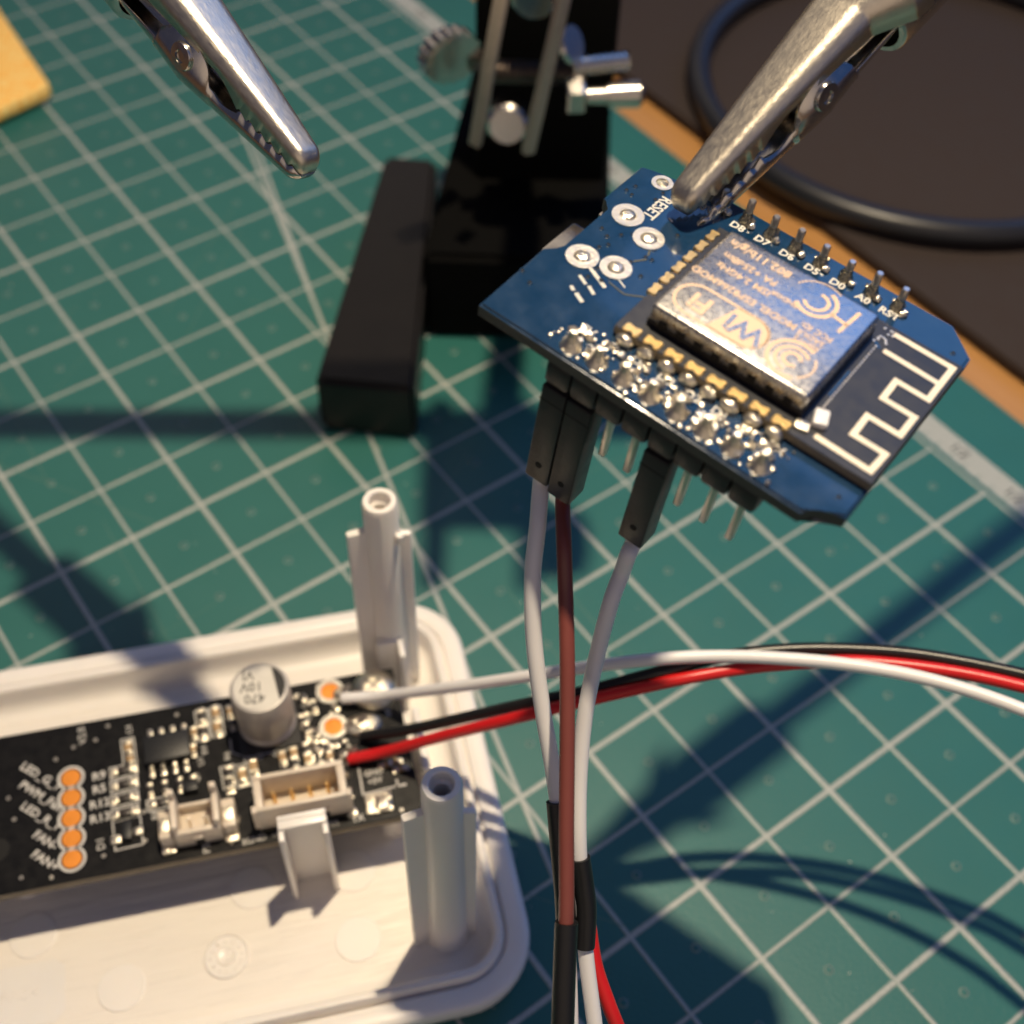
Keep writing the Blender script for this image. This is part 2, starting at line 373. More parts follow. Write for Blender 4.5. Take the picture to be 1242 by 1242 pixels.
def plate(a, b, name='clamp_plate'):
    a = Vector(loc(a)); b = Vector(loc(b)); d = (b - a); bm = bmesh.new()
    a_box(bm, (0, 0, 0), (.23, .16, d.length), .05); q_ = Vector((0, 0, 1)).rotation_difference(d.normalized()).to_matrix()
    bmesh.ops.rotate(bm, cent=(0, 0, 0), matrix=q_, verts=bm.verts); bmesh.ops.translate(bm, vec=(a + b) / 2, verts=bm.verts)
    return fin(bm, name, M_plate, st)
plate(at(613, -30, 7.3), at(576, 176, 4.2)); plate(at(690, -30, 7.3), at(640, 186, 4.2))
lathe('ball_joint', [(0, -.02), (.3, -.02), (.37, .06), (.37, .7), (.28, .9), (0, .9)], M_chrome, loc((-2.83, 11.75, 4.25)), st, axis=(0.05, .72, -.2))
lathe('ball_joint', [(0, 0), (.3, 0), (.36, .08), (.36, .6), (0, .7)], M_chrome, loc((-2.45, 11.9, 6.4)), st, axis=(0.05, .72, .2))
pr = []
for k in range(26): pr += [(.17, k * .07), (.21, k * .07 + .035)]
lathe('threaded_rod', pr, M_thread, loc((-3.3, 12.15, 5.05)), st, n=20, axis=(1, .03, -.02))
bm = bmesh.new()                                            # fluted wing knob, left
for k in range(16):
    a = 2 * math.pi * k / 16; a_tube(bm, [Vector((-.08, .30 * math.cos(a), .30 * math.sin(a))), Vector((.22, .30 * math.cos(a), .30 * math.sin(a)))], .065, 8)
a_lathe(bm, [(0, -.1), (.3, -.1), (.3, .24), (0, .24)], (0, 0, 0), 24, (1, 0, 0))
bmesh.ops.scale(bm, vec=(1.0, 1.5, 1.25), verts=bm.verts)
bmesh.ops.rotate(bm, cent=(0, 0, 0), matrix=Matrix.Rotation(R_(-60), 3, 'Z'), verts=bm.verts)
bmesh.ops.translate(bm, vec=loc((-3.85, 12.2, 5.35)), verts=bm.verts); fin(bm, 'knob', M_chrome, st)
lathe('washer', [(0, 0), (.32, 0), (.34, .05), (.30, .12), (0, .12)], M_chrome, loc((-1.85, 12.1, 5.6)), st, axis=(1, -.5, .6))
pr = [(0, 0)] + [(.15 + .02 * (k % 2), k * .05) for k in range(20)] + [(0, 1.0)]
lathe('bolt', pr, M_chrome, loc((-1.75, 12.1, 5.2)), st, n=18, axis=(1, .15, .05))
lathe('hex_nut', [(0, 0), (.33, 0), (.35, .04), (.35, .26), (.33, .3), (0, .3)], M_chrome, loc((-1.85, 11.95, 4.75)), st, n=6, axis=(1, .1, 0), angle=20)
lathe('bolt', [(0, 0), (.16, 0), (.16, .35), (.22, .36), (.24, .9), (.15, .98), (0, .98)], M_chrome, loc((-1.5, 11.95, 4.75)), st, n=18, axis=(1, .1, 0))
lathe('arm_rod', [(0, 0), (.26, 0), (.26, 16.5), (0, 16.5)], M_chrome, loc((-13.2, 8.25, 12.2)), st, n=20, axis=(1, .02, 0))
for dx in (-.55, .55): box('clamp_plate', loc((-2.0 + dx, 7.4, 12.1)), (.16, 3.0, 1.3), M_plate, st, .04)  # unseen clamp head, added and sized to cast the stand's shadow patch
box('unseen_clamp_block', loc((-2.0, 7.6, 12.0)), (1.5, 1.7, .8), M_plate, st, .1)
lathe('knob', [(0, 0), (.5, 0), (.55, .1), (.5, .5), (.3, .6), (0, .6)], M_chrome, loc((-1.3, 6.6, 12.3)), st, axis=(1, 0, 0))
tube('unseen_arm_riser', [Vector(loc(p)) for p in ((-2.2, 12.6, 6.8), (-1.9, 11, 9), (-1.8, 8.3, 12.1))], .28, M_chrome, st)  # unseen riser up to the arm, added for its shadow

# ------------------------------------------------------------------ alligator clips
def clip(name, label, tip, axis, up, sc=1.0, gape=0):
    x = Vector(axis).normalized(); z = Vector(up); z = (z - x * z.dot(x)).normalized(); y = z.cross(x)
    Mx = Matrix.Translation(tip) @ Matrix((x, y, z)).transposed().to_4x4() @ Matrix.Scale(sc, 4)
    root = empty(name, label, 'alligator clip', Mx)
    PV = 1.38                                        # pivot distance from the tip
    def jaw(nm, sgn, m):
        xs = [0, .012, .03, .06, .09] + [.12 + .02 * k for k in range(0, 114 if sgn > 0 else 106)]
        bm = bmesh.new(); rings = []
        for X in xs:
            nose = 1 if X > .12 else math.sqrt(max(.02, 1 - ((.12 - X) / .12) ** 2))
            if sgn > 0:
                w_ = (.24 + .155 * X) * (.55 + .45 * nose); zt = .04 + (.11 + .125 * X) * nose
                if X > 1.9: w_ += min(.30, (X - 1.9) * 1.0); zt += (X - 1.9) * .10
            else:
                w_ = (.23 + .135 * X) * (.55 + .45 * nose); zt = .04 + (.10 + .125 * X) * nose
                if X > PV: zt -= (X - PV) * .26
            if X < .74:
                ph_ = (X / .125) % 1.0; zf = .055 * (ph_ if ph_ < .75 else (1 - ph_) * 3) - .025 + .010 * sgn
            elif sgn > 0:
                u_ = (X - .74) / .34; zf = .12 * math.sin(min(1, u_) * math.pi / 2) if X < 1.9 else .12 - .04 * min(1, (X - 1.9) * 3)
            else:
                u_ = (X - PV) / .31
                if abs(u_) < 1: zf = -.07 + .24 * math.sqrt(1 - u_ * u_)
                elif X < PV: zf = -.045 - .05 * math.sin((X - .74) / (PV - .31 - .74) * math.pi)
                else: zf = -.12 + .03 * (X - 1.7)
                if PV - .34 < X < PV + .34: w_ += .035
            zt_ = sgn * zt; r = min(w_ * (.27 if sgn > 0 else .32), abs(zt) * .7)
            pts_ = [(-w_ / 2, zf)]
            base_ = zt_ - sgn * r
            if (base_ - zf) * sgn < .005: base_ = zf + sgn * .005
            K = 7
            for k in range(K + 1):
                a = math.pi - math.pi / 2 * k / K
                pts_.append((-w_ / 2 + r + r * math.cos(a), base_ + (zt_ - base_) * math.sin(a)))
            pts_ += [(-p[0], p[1]) for p in reversed(pts_)]
            rings.append([bm.verts.new((X, p[0], p[1])) for p in pts_])
        for A, B in zip(rings, rings[1:]):
            for k in range(len(A) - 1): bm.faces.new((A[k], A[k + 1], B[k + 1], B[k]))
        A = rings[0]; n = len(A)
        for k in range(n // 2 - 1): bm.faces.new((A[k], A[k + 1], A[n - 2 - k], A[n - 1 - k]))
        if sgn < 0 and gape: bmesh.ops.rotate(bm, cent=(PV, 0, 0), matrix=Matrix.Rotation(-R_(gape), 3, 'Y'), verts=bm.verts)
        o = fin(bm, nm, m, root, angle=50)
        md = o.modifiers.new('thickness', 'SOLIDIFY'); md.thickness = .028; md.offset = -1
        return o
    jaw('upper_jaw', 1, M_brushed); jaw('lower_jaw', -1, M_chrome)
    bm = bmesh.new(); a_lathe(bm, [(0, -.245), (.05, -.245), (.055, -.262), (.11, -.258), (.12, -.24), (.12, .24), (.11, .258), (.055, .262), (.05, .245), (0, .245)], (PV, 0, -.02), 20, (0, 1, 0)); fin(bm, 'rivet', M_chrome, root)
    pr = [Vector((PV + .12 * math.cos(a), -.15 + .30 * a / (2 * math.pi * 5), -.0 + .12 * math.sin(a))) for a in [2 * math.pi * 5 * k / 80 for k in range(81)]]
    tube('spring', pr, .022, M_pin, root, 8)
    # thumb tab at the back of the lower jaw and the socket
    bm = bmesh.new()
    a_tube(bm, [Vector(p) for p in ((1.5, 0, .02), (1.8, 0, -.02), (2.1, 0, -.04), (2.5, 0, -.02))], .05, 8); bmesh.ops.scale(bm, vec=(1, 3.4, 1), verts=bm.verts)
    fin(bm, 'tail_strap', M_chrome, root)
    lathe('socket', [(.27, 0), (.31, 0), (.33, .03), (.33, 1.1), (.30, 1.12), (.27, 1.1), (.27, 0)], M_chrome, (2.16, 0, -.06), root, axis=(1, 0, 0), cap=False)
    lathe('rod_end', [(0, 0), (.16, 0), (.17, .05), (.17, 7), (0, 7)], M_chrome, (2.7, 0, -.06), root, axis=(1, 0, 0))
    return root
clip('alligator_clip', 'shiny alligator clip gripping the top corner of the blue board', (-1.43, 1.80, 10.27), (1.52, 1.36, .92), (-.13, .06, 1), 1.14, 6)
clip('alligator_clip', 'empty closed alligator clip hanging over the upper left of the mat', (-4.84, 3.22, 9.55), (-1.62, 1.72, .86), (.20, .22, 1), 1.22)

# ------------------------------------------------------------------ white case
PH = R_(12.8); OC = Vector((-2.6, -1.2, 0)); MC = Matrix.Translation(OC) @ Matrix.Rotation(PH, 4, 'Z')
case = empty('plastic_case', 'open white plastic case shell with tall screw posts, circuit board inside', 'plastic case', MC)
X0, X1, Y0, Y1 = -9.6, .26, -.55, 5.86
def rrect(d, r, z, n=10):
    x0, x1, y0, y1 = X0 + d, X1 - d, Y0 + d, Y1 - d; out = []
    for cx, cy, a0 in ((x1 - r, y0 + r, -90), (x1 - r, y1 - r, 0), (x0 + r, y1 - r, 90), (x0 + r, y0 + r, 180)):
        for k in range(n + 1):
            a = R_(a0 + 90 * k / n); out.append((cx + r * math.cos(a), cy + r * math.sin(a), z))
    return out
prof = [(.42, 0), (.22, .02), (.10, .09), (.03, .2), (0, .36), (0, .50), (.03, .555), (.09, .57), (.27, .57), (.295, .55), (.305, .47), (.345, .47), (.355, .62), (.38, .66), (.44, .66), (.47, .64), (.485, .56), (.50, .36), (.55, .25), (.64, .205), (.75, .2)]
bm = bmesh.new(); rings = []
for d, z in prof: rings.append([bm.verts.new(p) for p in rrect(d, max(.2, 1.0 - d), z)])
for A, B in zip(rings, rings[1:]):
    for k in range(len(A)): bm.faces.new((A[k], A[(k + 1) % len(A)], B[(k + 1) % len(A)], B[k]))
bm.faces.new(rings[0][::-1]); fl = bm.faces.new(rings[-1])
me = bpy.data.meshes.new('shell'); bmesh.ops.recalc_face_normals(bm, faces=bm.faces)
fl.material_index = 1
bm.to_mesh(me); bm.free()
for pl in me.polygons: pl.use_smooth = True
me.set_sharp_from_angle(angle=R_(50)); me.materials.append(M_white); me.materials.append(M_floor)
link('shell', me, None, case)
def post(x, y, nub=False, mirror=1):
    bm = bmesh.new()
    a_lathe(bm, [(.30, .18), (.27, .3), (.262, 1), (.235, 4.5), (.21, 4.55), (.155, 4.555), (.14, 4.54), (.135, 4.40), (.095, 4.36), (.09, 4.0), (0, 4.0)], (x, y, 0), 32, cap=False)
    p = fin(bm, 'screw_post', M_white, case)
    for a, ln, tp, wd in ((180 + 8, .42, 4.05, .11), (0 - 12, .32, 3.9, .09), (90, .36, 4.1, .09)):
        A = R_(a); c_ = (x + math.cos(A) * ln / 2, y + math.sin(A) * ln / 2, (tp + .2) / 2)
        bm = bmesh.new(); a_box(bm, c_, (ln + .12, wd, tp - .2), .03, A); fin(bm, 'rib', M_white, p)
    if nub: box('nub', (x + .20, y - .2, 3.95), (.10, .10, .18), M_white, p, .03)
    return p
post(-.80, .62); post(-.83, 4.68, True)
# snap clip by the board's near edge
sc_ = bmesh.new()
for c, s in (((-2.44, 1.80, 1.15), (.62, .07, 1.9)), ((-2.72, 1.66, 1.12), (.07, .30, 1.84)), ((-2.165, 1.66, 1.12), (.07, .30, 1.84)), ((-2.44, 1.74, 2.04), (.62, .17, .09))):
    a_box(sc_, c, s, .015)
fin(sc_, 'snap_clip', M_white, case)
lb = bmesh.new()
a_box(lb, (-.90, 4.42, .95), (.36, .08, 1.5), .02); a_box(lb, (-.745, 4.28, .95), (.08, .34, 1.5), .02)
fin(lb, 'corner_bracket', M_white, case)
box('corner_bracket', (-.70, 1.55, .75), (.10, .9, 1.1), M_white, case, .02)
box('corner_bracket', (-.70, 3.05, .72), (.10, 1.0, 1.0), M_white, case, .02)
for (x, y) in ((-1.99, .78), (-5.1, .80), (-6.22, 1.75), (-1.92, 1.75), (-3.3, 1.80)):
    lathe('ejector_mark', [(.31, -.002), (.31, .012), (.30, .016), (0, .016)], M_white, (x, y, .2), case, n=40, cap=False, angle=8)
dw = lathe('date_wheel', [(.30, -.002), (.30, .02), (.285, .03), (.27, .012), (.13, .012), (.12, .03), (.10, .02), (0, .02)], M_white, (-3.73, .92, .2), case, n=40, cap=False)
text('arrow', '1', (-3.70, .92, .222), .2, R_(-20), M_white, dw, ext=.012)
for k in range(12):
    a = 2 * math.pi * k / 12
    text('digit', str(k + 1), (-3.73 + .205 * math.cos(a), .92 + .205 * math.sin(a), .215), .085, a - math.pi / 2, M_white, dw, ext=.012)
rp = [(-7.2, .55), (-5.95, .55), (-5.82, .68), (-5.82, 1.25), (-5.95, 1.36), (-7.2, 1.36)]
ribbon('moulded_frame', rp, .03, .2, M_white, case, closed=True); 
bm = bmesh.new(); a_prism(bm, rp, .19, .208); fin(bm, 'moulded_panel', M_white, case, smooth=False)
text('moulded_arrow', '>PC<', (-6.4, .98, .21), .22, 0, M_white, case, ext=.008)
# standoffs carrying the board
for (x, y) in ((-1.25, 2.3), (-1.25, 3.9), (-6.3, 2.5), (-7.7, 3.9)):
    lathe('standoff', [(.2, .19), (.17, .3), (.16, 1.085), (0, 1.085)], M_white, (x, y, 0), case, cap=False)

# ------------------------------------------------------------------ black circuit board
ZB = 1.09
pcb = empty('circuit_board', 'black circuit board with connectors and capacitor seated in the white case', 'circuit board', MC @ Matrix.Translation((0, 0, ZB)))
T_ = .16                                               # board top, local z
bm = bmesh.new(); a_prism(bm, [(-8.6, 1.92), (-.95, 1.90), (-.86, 2.05), (-.90, 4.24), (-8.6, 4.26)], 0, T_)
bmesh.ops.bevel(bm, geom=list(bm.edges), offset=.008, segments=1, affect='EDGES')
bo = fin(bm, 'board', M_mask, pcb, smooth=False); bo.data.materials.append(M_edge2)
for f in bo.data.polygons:
    if abs(f.normal.z) < .5: f.material_index = 1
SZ = T_ + .0015
def silk(s, x, y, size, rot=0, m=None, **k):
    return text('silk_text', s, (x, y, SZ), size, R_(rot), m or M_silk, pcb, **k)
for k, y in enumerate((3.41, 3.11, 2.81, 2.515, 2.22)):
    ring('silk_ring', (-5.46, y), .145, .182, T_, M_silk, pcb, h=.004)
    lathe('test_pad', [(.128, -.004), (.125, .010), (0, .012)], M_copper, (-5.46, y, T_), pcb, n=28, cap=False)
for s, x, y in (('LED_G_1', -5.86, 3.52), ('PWM_Fan', -5.86, 3.22), ('LED_R_1', -5.86, 2.92), ('FAN-', -5.80, 2.56), ('FAN+', -5.80, 2.27)):
    silk(s, x, y, .17, -42, bold=.003)
for s, y in (('R9', 3.36), ('R5', 3.16), ('R12', 2.94), ('R13', 2.73)): silk(s, -5.09, y, .17, 4, bold=.003)
silk('D1', -5.09, 2.36, .15, 95); silk('V2.0', -5.30, 4.04, .15, 95); silk('P3', -3.74, 2.0, .14, 95)
silk('SGND', -3.12, 1.99, .12, 4, bold=.002); silk('+5V', -2.80, 2.0, .12, 4); silk('REST', -2.44, 2.0, .12, 4); silk('PM', -2.08, 1.995, .12, 4); silk('TX', -1.74, 2.0, .13, 4, bold=.003)
silk('GND', -1.43, 2.63, .12, 4, bold=.002); silk('+5V', -1.43, 2.50, .12, 4, bold=.002); silk('H1', -1.08, 3.52, .11, 95)
for s, x, y in (('C4', -4.66, 4.0), ('R4', -3.66, 3.46), ('C5', -3.10, 3.20), ('C6', -2.92, 3.22), ('C7', -2.70, 3.22), ('U1', -3.72, 3.30), ('Q1', -3.80, 3.06), ('R6', -3.36, 3.30), ('R8', -4.38, 2.62), ('C2', -2.22, 3.9), ('R7', -2.2, 3.68)): silk(s, x, y, .12, 95)
def chip(x, y, w_=.16, d=.09, rot=4, body=None, h=.055):
    """one small two-terminal part; end caps are its own pieces"""
    c = math.cos(R_(rot)); s = math.sin(R_(rot))
    b = box('resistor' if body in (None, M_res) else 'ceramic_capacitor', (x, y, T_ + h / 2 + .004), (w_ * .62, d, h), body or M_res, pcb, .008, R_(rot))
    for k in (-1, 1):
        bm = bmesh.new(); cx, cy = x + k * c * w_ * .42, y + k * s * w_ * .42
        a_box(bm, (cx, cy, T_ + h / 2), (w_ * .22, d * 1.06, h * 1.06), .014, R_(rot))
        a_box(bm, (cx + k * c * .04, cy + k * s * .04, T_ + .008), (w_ * .34, d * 1.1, .022), .01, R_(rot))
        fin(bm, 'end_cap', M_solder, b)
    return b
def bracket(x, y, w_, d, rot=4):
    c = math.cos(R_(rot)); s = math.sin(R_(rot)); P = []
    for a, b in ((-1, -1), (1, -1), (1, 1), (-1, 1)): P.append((x + c * a * w_ / 2 - s * b * d / 2, y + s * a * w_ / 2 + c * b * d / 2))
    ribbon('silk_outline', P, .018, T_ + .0005, M_silk, pcb, closed=True)
for y in (3.37, 3.16, 2.945, 2.73):
    chip(-4.76, y, .24, .10, 3); bracket(-4.76, y, .36, .17, 3)
chip(-4.68, 3.70, .15, .10, 94, M_cap); chip(-4.66, 3.52, .12, .09, 94, M_cap); bracket(-4.68, 3.66, .40, .17, 94)
b = box('diode', (-4.74, 2.44, T_ + .05), (.13, .26, .10), M_ic, pcb, .015, R_(-3)); bracket(-4.74, 2.44, .36, .42, 3)
bm = bmesh.new(); a_box(bm, (-4.89, 2.36, T_ + .025), (.14, .12, .05), .02); fin(bm, 'diode_lead', M_solder, b); bm = bmesh.new(); a_box(bm, (-4.60, 2.42, T_ + .03), (.14, .12, .06), .03); fin(bm, 'diode_lead', M_solder, b)
ic = box('chip', (-4.15, 3.55, T_ + .085), (.62, .42, .15), M_ic, pcb, .02, R_(2))
for k in range(4):
    for sg in (-1, 1):
        bm = bmesh.new(); xx = -4.38 + .155 * k
        a_box(bm, (xx, 3.55 + sg * .245, T_ + .05), (.055, .07, .05), .012); a_box(bm, (xx, 3.55 + sg * .32, T_ + .014), (.07, .12, .028), .012)
        fin(bm, 'chip_lead', M_solder, ic)
for x in (-3.83, -3.80): chip(x + .02, 3.48 + (x + 3.83) * 9, .12, .08, 94, M_cap)
for x, y, bb in ((-3.66, 3.98, M_res), (-3.46, 3.99, M_cap), (-3.66, 3.74, M_res), (-3.46, 3.76, M_cap)):
    chip(x, y, .19, .10, 94, bb); bracket(x, y, .24, .17, 94)
chip(-3.27, 3.98, .14, .07, 94, M_cap); chip(-3.25, 3.78, .12, .07, 94)
for x in (-4.42, -4.22, -4.02, -3.84): chip(x, 2.99, .14, .075, 94)
chip(-4.28, 2.78, .22, .10, 3); bracket(-4.30, 2.78, .34, .16, 3)
box('transistor', (-3.88, 2.90, T_ + .06), (.20, .15, .11), M_ic, pcb, .02)
for x, y, bb in ((-3.36, 3.0, M_res), (-3.18, 2.94, M_cap), (-3.37, 2.86, M_res), (-3.02, 3.04, M_cap)): chip(x, y, .19, .11, 94, bb, .08)
bracket(-3.37, 2.98, .34, .18, 94); bracket(-3.18, 2.96, .34, .18, 94)
for x, y, bb in ((-2.46, 3.14, M_cap), (-2.28, 3.16, M_res), (-2.46, 2.98, M_res), (-2.28, 3.0, M_cap), (-2.62, 3.10, M_cap)): chip(x, y, .16, .10, 94, bb, .06)
for x, y in ((-2.28, 3.62), (-2.24, 3.48), (-2.14, 3.36), (-2.10, 3.82), (-2.26, 3.98), (-2.02, 3.12), (-1.98, 2.98)): chip(x, y, .15, .09, random.choice((20, 94, -40)), random.choice((M_res, M_cap)), .06)
ribbon('silk_outline', [(-3.30, 3.55), (-3.30, 3.35), (-3.12, 3.22), (-2.38, 3.24)], .016, T_ + .0005, M_silk, pcb)
ribbon('silk_outline', [(-1.62, 2.75), (-1.62, 2.33), (-1.14, 2.36), (-1.14, 2.46)], .024, T_ + .0005, M_silk, pcb)
ribbon('silk_outline', [(-1.18, 2.36), (-1.02, 2.36)], .03, T_ + .0005, M_silk, pcb)
for x, y in ((-1.12, 2.72), (-1.06, 2.60), (-1.24, 2.70)): chip(x, y, .12, .08, 5, M_cap)
# scattered vias
bm = bmesh.new()
for x, y in ((-5.12, 3.93), (-5.42, 3.88), (-5.66, 3.74), (-6.28, 3.28), (-6.2, 2.95), (-6.1, 2.1), (-5.06, 2.18), (-4.52, 2.28), (-4.52, 2.70), (-4.95, 4.12), (-4.0, 4.1), (-3.1, 4.2), (-5.72, 2.02), (-3.05, 2.68), (-1.70, 3.1), (-1.30, 2.05), (-1.15, 2.0), (-2.0, 4.15)):
    a_lathe(bm, [(.03, -.002), (.026, .008), (.014, .008), (.012, -.001)], (x, y, T_), 10, cap=False)
v_ = fin(bm, 'via', M_ring, pcb); v_['kind'] = 'stuff'
lathe('mounting_hole', [(.17, -.001), (.17, .003), (0, .003)], M_hole, (-6.42, 2.55, T_), pcb, n=28, cap=False)
# solder joints and pads by the wire end
for x, y in ((-1.84, 4.02), (-1.87, 3.44)):
    p_ = ring('pad_ring', (x, y), .135, .20, T_, M_ring, pcb, h=.03)
    lathe('test_pad', [(.138, 0), (.132, .014), (0, .018)], M_copper, (x, y, T_), pcb, n=26, cap=False)
bm = bmesh.new()
for k in range(46):
    x = random.uniform(-2.25, -1.72); y = random.uniform(2.85, 4.1)
    if min(math.hypot(x + 1.84, y - 4.02), math.hypot(x + 1.87, y - 3.44)) < .22: continue
    blob(bm, (x, y, T_ + .02), random.uniform(.025, .06), 1, .5, (1, 1, .8))
for k in range(16): blob(bm, (random.uniform(-3.42, -3.3), random.uniform(1.98, 2.4), T_ + .02), random.uniform(.03, .05), 1, .4)
for k in range(14): blob(bm, (random.uniform(-1.86, -1.74), random.uniform(2.05, 2.85), T_ + .02), random.uniform(.03, .06), 1, .4)
o = fin(bm, 'solder_splash', M_solder, pcb); o['kind'] = 'stuff'
sj = bmesh.new(); blob(sj, (0, 0, 0), 1, 4, .12, (.26, .17, .10)); bmesh.ops.translate(sj, vec=(-1.46, 3.38, T_ + .02), verts=sj.verts); fin(sj, 'solder_joint', M_solder, pcb)
sj = bmesh.new(); a_box(sj, (-1.43, 2.16, T_ + .02), (.36, .30, .05), .02); blob(sj, (-1.38, 2.13, T_ + .04), .12, 3, .2, (1, 1, .55)); fin(sj, 'solder_joint', M_solder, pcb)
lathe('screw_head', [(.33, 0), (.33, .02), (.30, .09), (.2, .16), (.08, .185), (0, .16)], M_solder, (-1.22, 3.90, T_), pcb, n=32, cap=False)
bm = bmesh.new()
for a in (40, 130): a_box(bm, (-1.22, 3.90, T_ + .17), (.30, .055, .05), .012, R_(a))
fin(bm, 'screw_slot', M_thread, pcb)
for (x, y) in ((-1.70, 3.93), (-1.76, 2.93), (-1.55, 3.40)):
    sj = bmesh.new(); blob(sj, (x, y, T_ + .07), .085, 3, .3, (1.3, .9, .8)); jt = fin(sj, 'solder_joint', M_solder, pcb)
    for q_ in range(5):
        dy = .022 * (q_ - 2); tube('strand', [Vector((x - .06, y + dy, T_ + .10)), Vector((x + .04, y + dy * .9, T_ + .14)), Vector((x + .16, y + .02 + dy * .6, T_ + .19))], .010, M_pin, jt, 6)
# electrolytic capacitor
cb = empty('capacitor', '', ''); del cb['label'], cb['category']; cb.parent = pcb; cb.location = (-2.755, 3.67, T_)
bm = bmesh.new(); a_prism(bm, [(-.42, -.42), (.42, -.42), (.42, .30), (.30, .42), (-.30, .42), (-.42, .30)], 0, .07); fin(bm, 'capacitor_base', M_black, cb, smooth=False)
lathe('can', [(.385, .07), (.40, .10), (.40, .15), (.375, .18), (.375, .23), (.40, .27), (.40, .98), (.385, 1.015), (.36, 1.025), (.35, 1.018)], M_alu, (0, 0, 0), cb, n=64, cap=False)
lathe('can_top', [(.356, 1.01), (.345, 1.02), (0, 1.02)], M_alutop, (0, 0, 0), cb, n=48, cap=False)
bm = bmesh.new(); th = [R_(a) for a in range(-50, 51, 4)]
a_prism(bm, [(.345 * math.cos(a + R_(6)), .345 * math.sin(a + R_(6))) for a in th], 1.0205, 1.0235); fin(bm, 'polarity_mark', M_ink, cb, smooth=False)
for s, y in (('470', -.16), ('10V', .03), ('VJ', .21)): text('can_text', s, (-.08 - y * .15 - .02, y, 1.0225), .20, R_(176), M_ink, cb, sx=.95)
# large white connector
def jst(x0, x1, y0, y1, h, npin, name='connector'):
    e = empty(name, '', ''); del e['label'], e['category']; e.parent = pcb; e.location = (0, 0, T_)
    bm = bmesh.new(); t = .065
    a_box(bm, ((x0 + x1) / 2, (y0 + y1) / 2, .05), (x1 - x0, y1 - y0, .10), .01)
    a_box(bm, ((x0 + x1) / 2, y0 + t / 2, h / 2 + .0), (x1 - x0 - .004, t, h - .01), .012)
    a_box(bm, ((x0 + x1) / 2, y1 - t / 2, h / 2), (x1 - x0 - .004, t, h), .012)
    for xx in (x0 + .05, x1 - .05): a_box(bm, (xx, (y0 + y1) / 2, h / 2 - .01), (.10, y1 - y0 - .01, h - .02), .012)
    fin(bm, 'housing', M_ivory, e)
    for k in range(npin):
        x = x0 + .24 + (x1 - x0 - .48) * k / max(1, npin - 1)
        lathe('contact_pin', [(.03, 0), (.03, h * .62), (.012, h * .68), (0, h * .68)], M_gold, (x, (y0 + y1) / 2 + .02, .08), e, n=10, cap=False)
    return e
e = jst(-3.02, -1.82, 2.08, 2.60, .60, 4)
for x in (-2.70, -2.14): box('latch_slot', (x, 2.078, .17), (.10, .012, .20), M_hole, e, .003); box('latch_bump', (x, 2.07, .31), (.12, .04, .08), M_ivory, e, .015)
box('side_key', (-3.04, 2.12, .36), (.06, .10, .48), M_ivory, e, .01); box('side_key', (-1.80, 2.12, .36), (.06, .10, .48), M_ivory, e, .01)
e = empty('connector', '', ''); del e['label'], e['category']; e.parent = pcb; e.location = (0, 0, T_)
bm = bmesh.new()
a_box(bm, (-3.80, 2.32, .05), (.62, .48, .10), .01); a_box(bm, (-3.80, 2.11, .20), (.60, .07, .38), .012)
a_box(bm, (-4.07, 2.33, .28), (.075, .46, .55), .012); a_box(bm, (-3.53, 2.33, .28), (.075, .46, .55), .012); a_box(bm, (-3.80, 2.54, .15), (.50, .05, .25), .01)
a_box(bm, (-4.07, 2.54, .36), (.085, .08, .70), .012); a_box(bm, (-3.53, 2.54, .36), (.085, .08, .70), .012)
fin(bm, 'housing', M_ivory, e)
for x in (-3.90, -3.70): lathe('contact_pin', [(.022, 0), (.022, .26), (0, .28)], M_pin, (x, 2.30, .08), e, n=10, cap=False)
for x in (-4.21, -3.39):
    box('side_lug', (x, 2.30, .17), (.17, .40, .30), M_ivory, e, .015); box('metal_tab', (x, 2.28, .33), (.14, .20, .03), M_solder, e, .01); box('metal_tab', (x, 2.06, .04), (.19, .12, .07), M_solder, e, .025)
box('latch_slot', (-3.80, 2.073, .12), (.12, .012, .16), M_hole, e, .003); box('latch_bump', (-3.80, 2.06, .24), (.12, .04, .08), M_ivory, e, .015)

# ------------------------------------------------------------------ blue wifi board
MB = Matrix(((0.7902, 0.6062, 0.0901, -3.1462), (-0.6046, 0.7952, -0.0468, .5935), (-0.1, -0.0175, .9948, 10.247), (0, 0, 0, 1)))
wb = empty('wifi_board', 'blue wifi development board held in the air by an alligator clip', 'wifi board', MB)
outl = [(0, 0), (3.05, -.02), (3.13, .10), (3.24, .14), (3.34, .17), (3.34, 2.36), (3.06, 2.61), (.42, 2.58), (.34, 2.44), (.10, 2.44), (-.02, 2.40), (-.02, 1.80), (.02, 1.77), (.12, 1.70), (.12, 1.04), (.08, .95), (-.02, .91)]
bm = bmesh.new(); a_prism(bm, outl, -.15, 0); bmesh.ops.bevel(bm, geom=[e_ for e_ in bm.edges if abs(e_.verts[0].co.z - e_.verts[1].co.z) < 1e-5], offset=.022, segments=3, affect='EDGES')
bo = fin(bm, 'board', M_blue, wb, angle=60); bo.data.materials.append(M_edge)
for f in bo.data.polygons:
    if abs(f.normal.z) < .4: f.material_index = 1
BZ = .0012
def bt(s, x, y, size, rot=0, m=None, nm='silk_text', z=BZ, **k): return text(nm, s, (x, y, z), size, R_(rot), m or M_silk, wb, **k)
PX = [.82 + .254 * k for k in range(8)]
for s, x in zip(('3V3', 'D8', 'D7', 'D6', 'D5', 'D0', 'A0', 'RST'), PX): bt(s, x - .02 if s != '3V3' else x - .06, 2.325, .115, 0, sx=1.0, bold=.003)
bt('RESET', .40, 2.02, .16, -90, sx=.82, bold=.003)
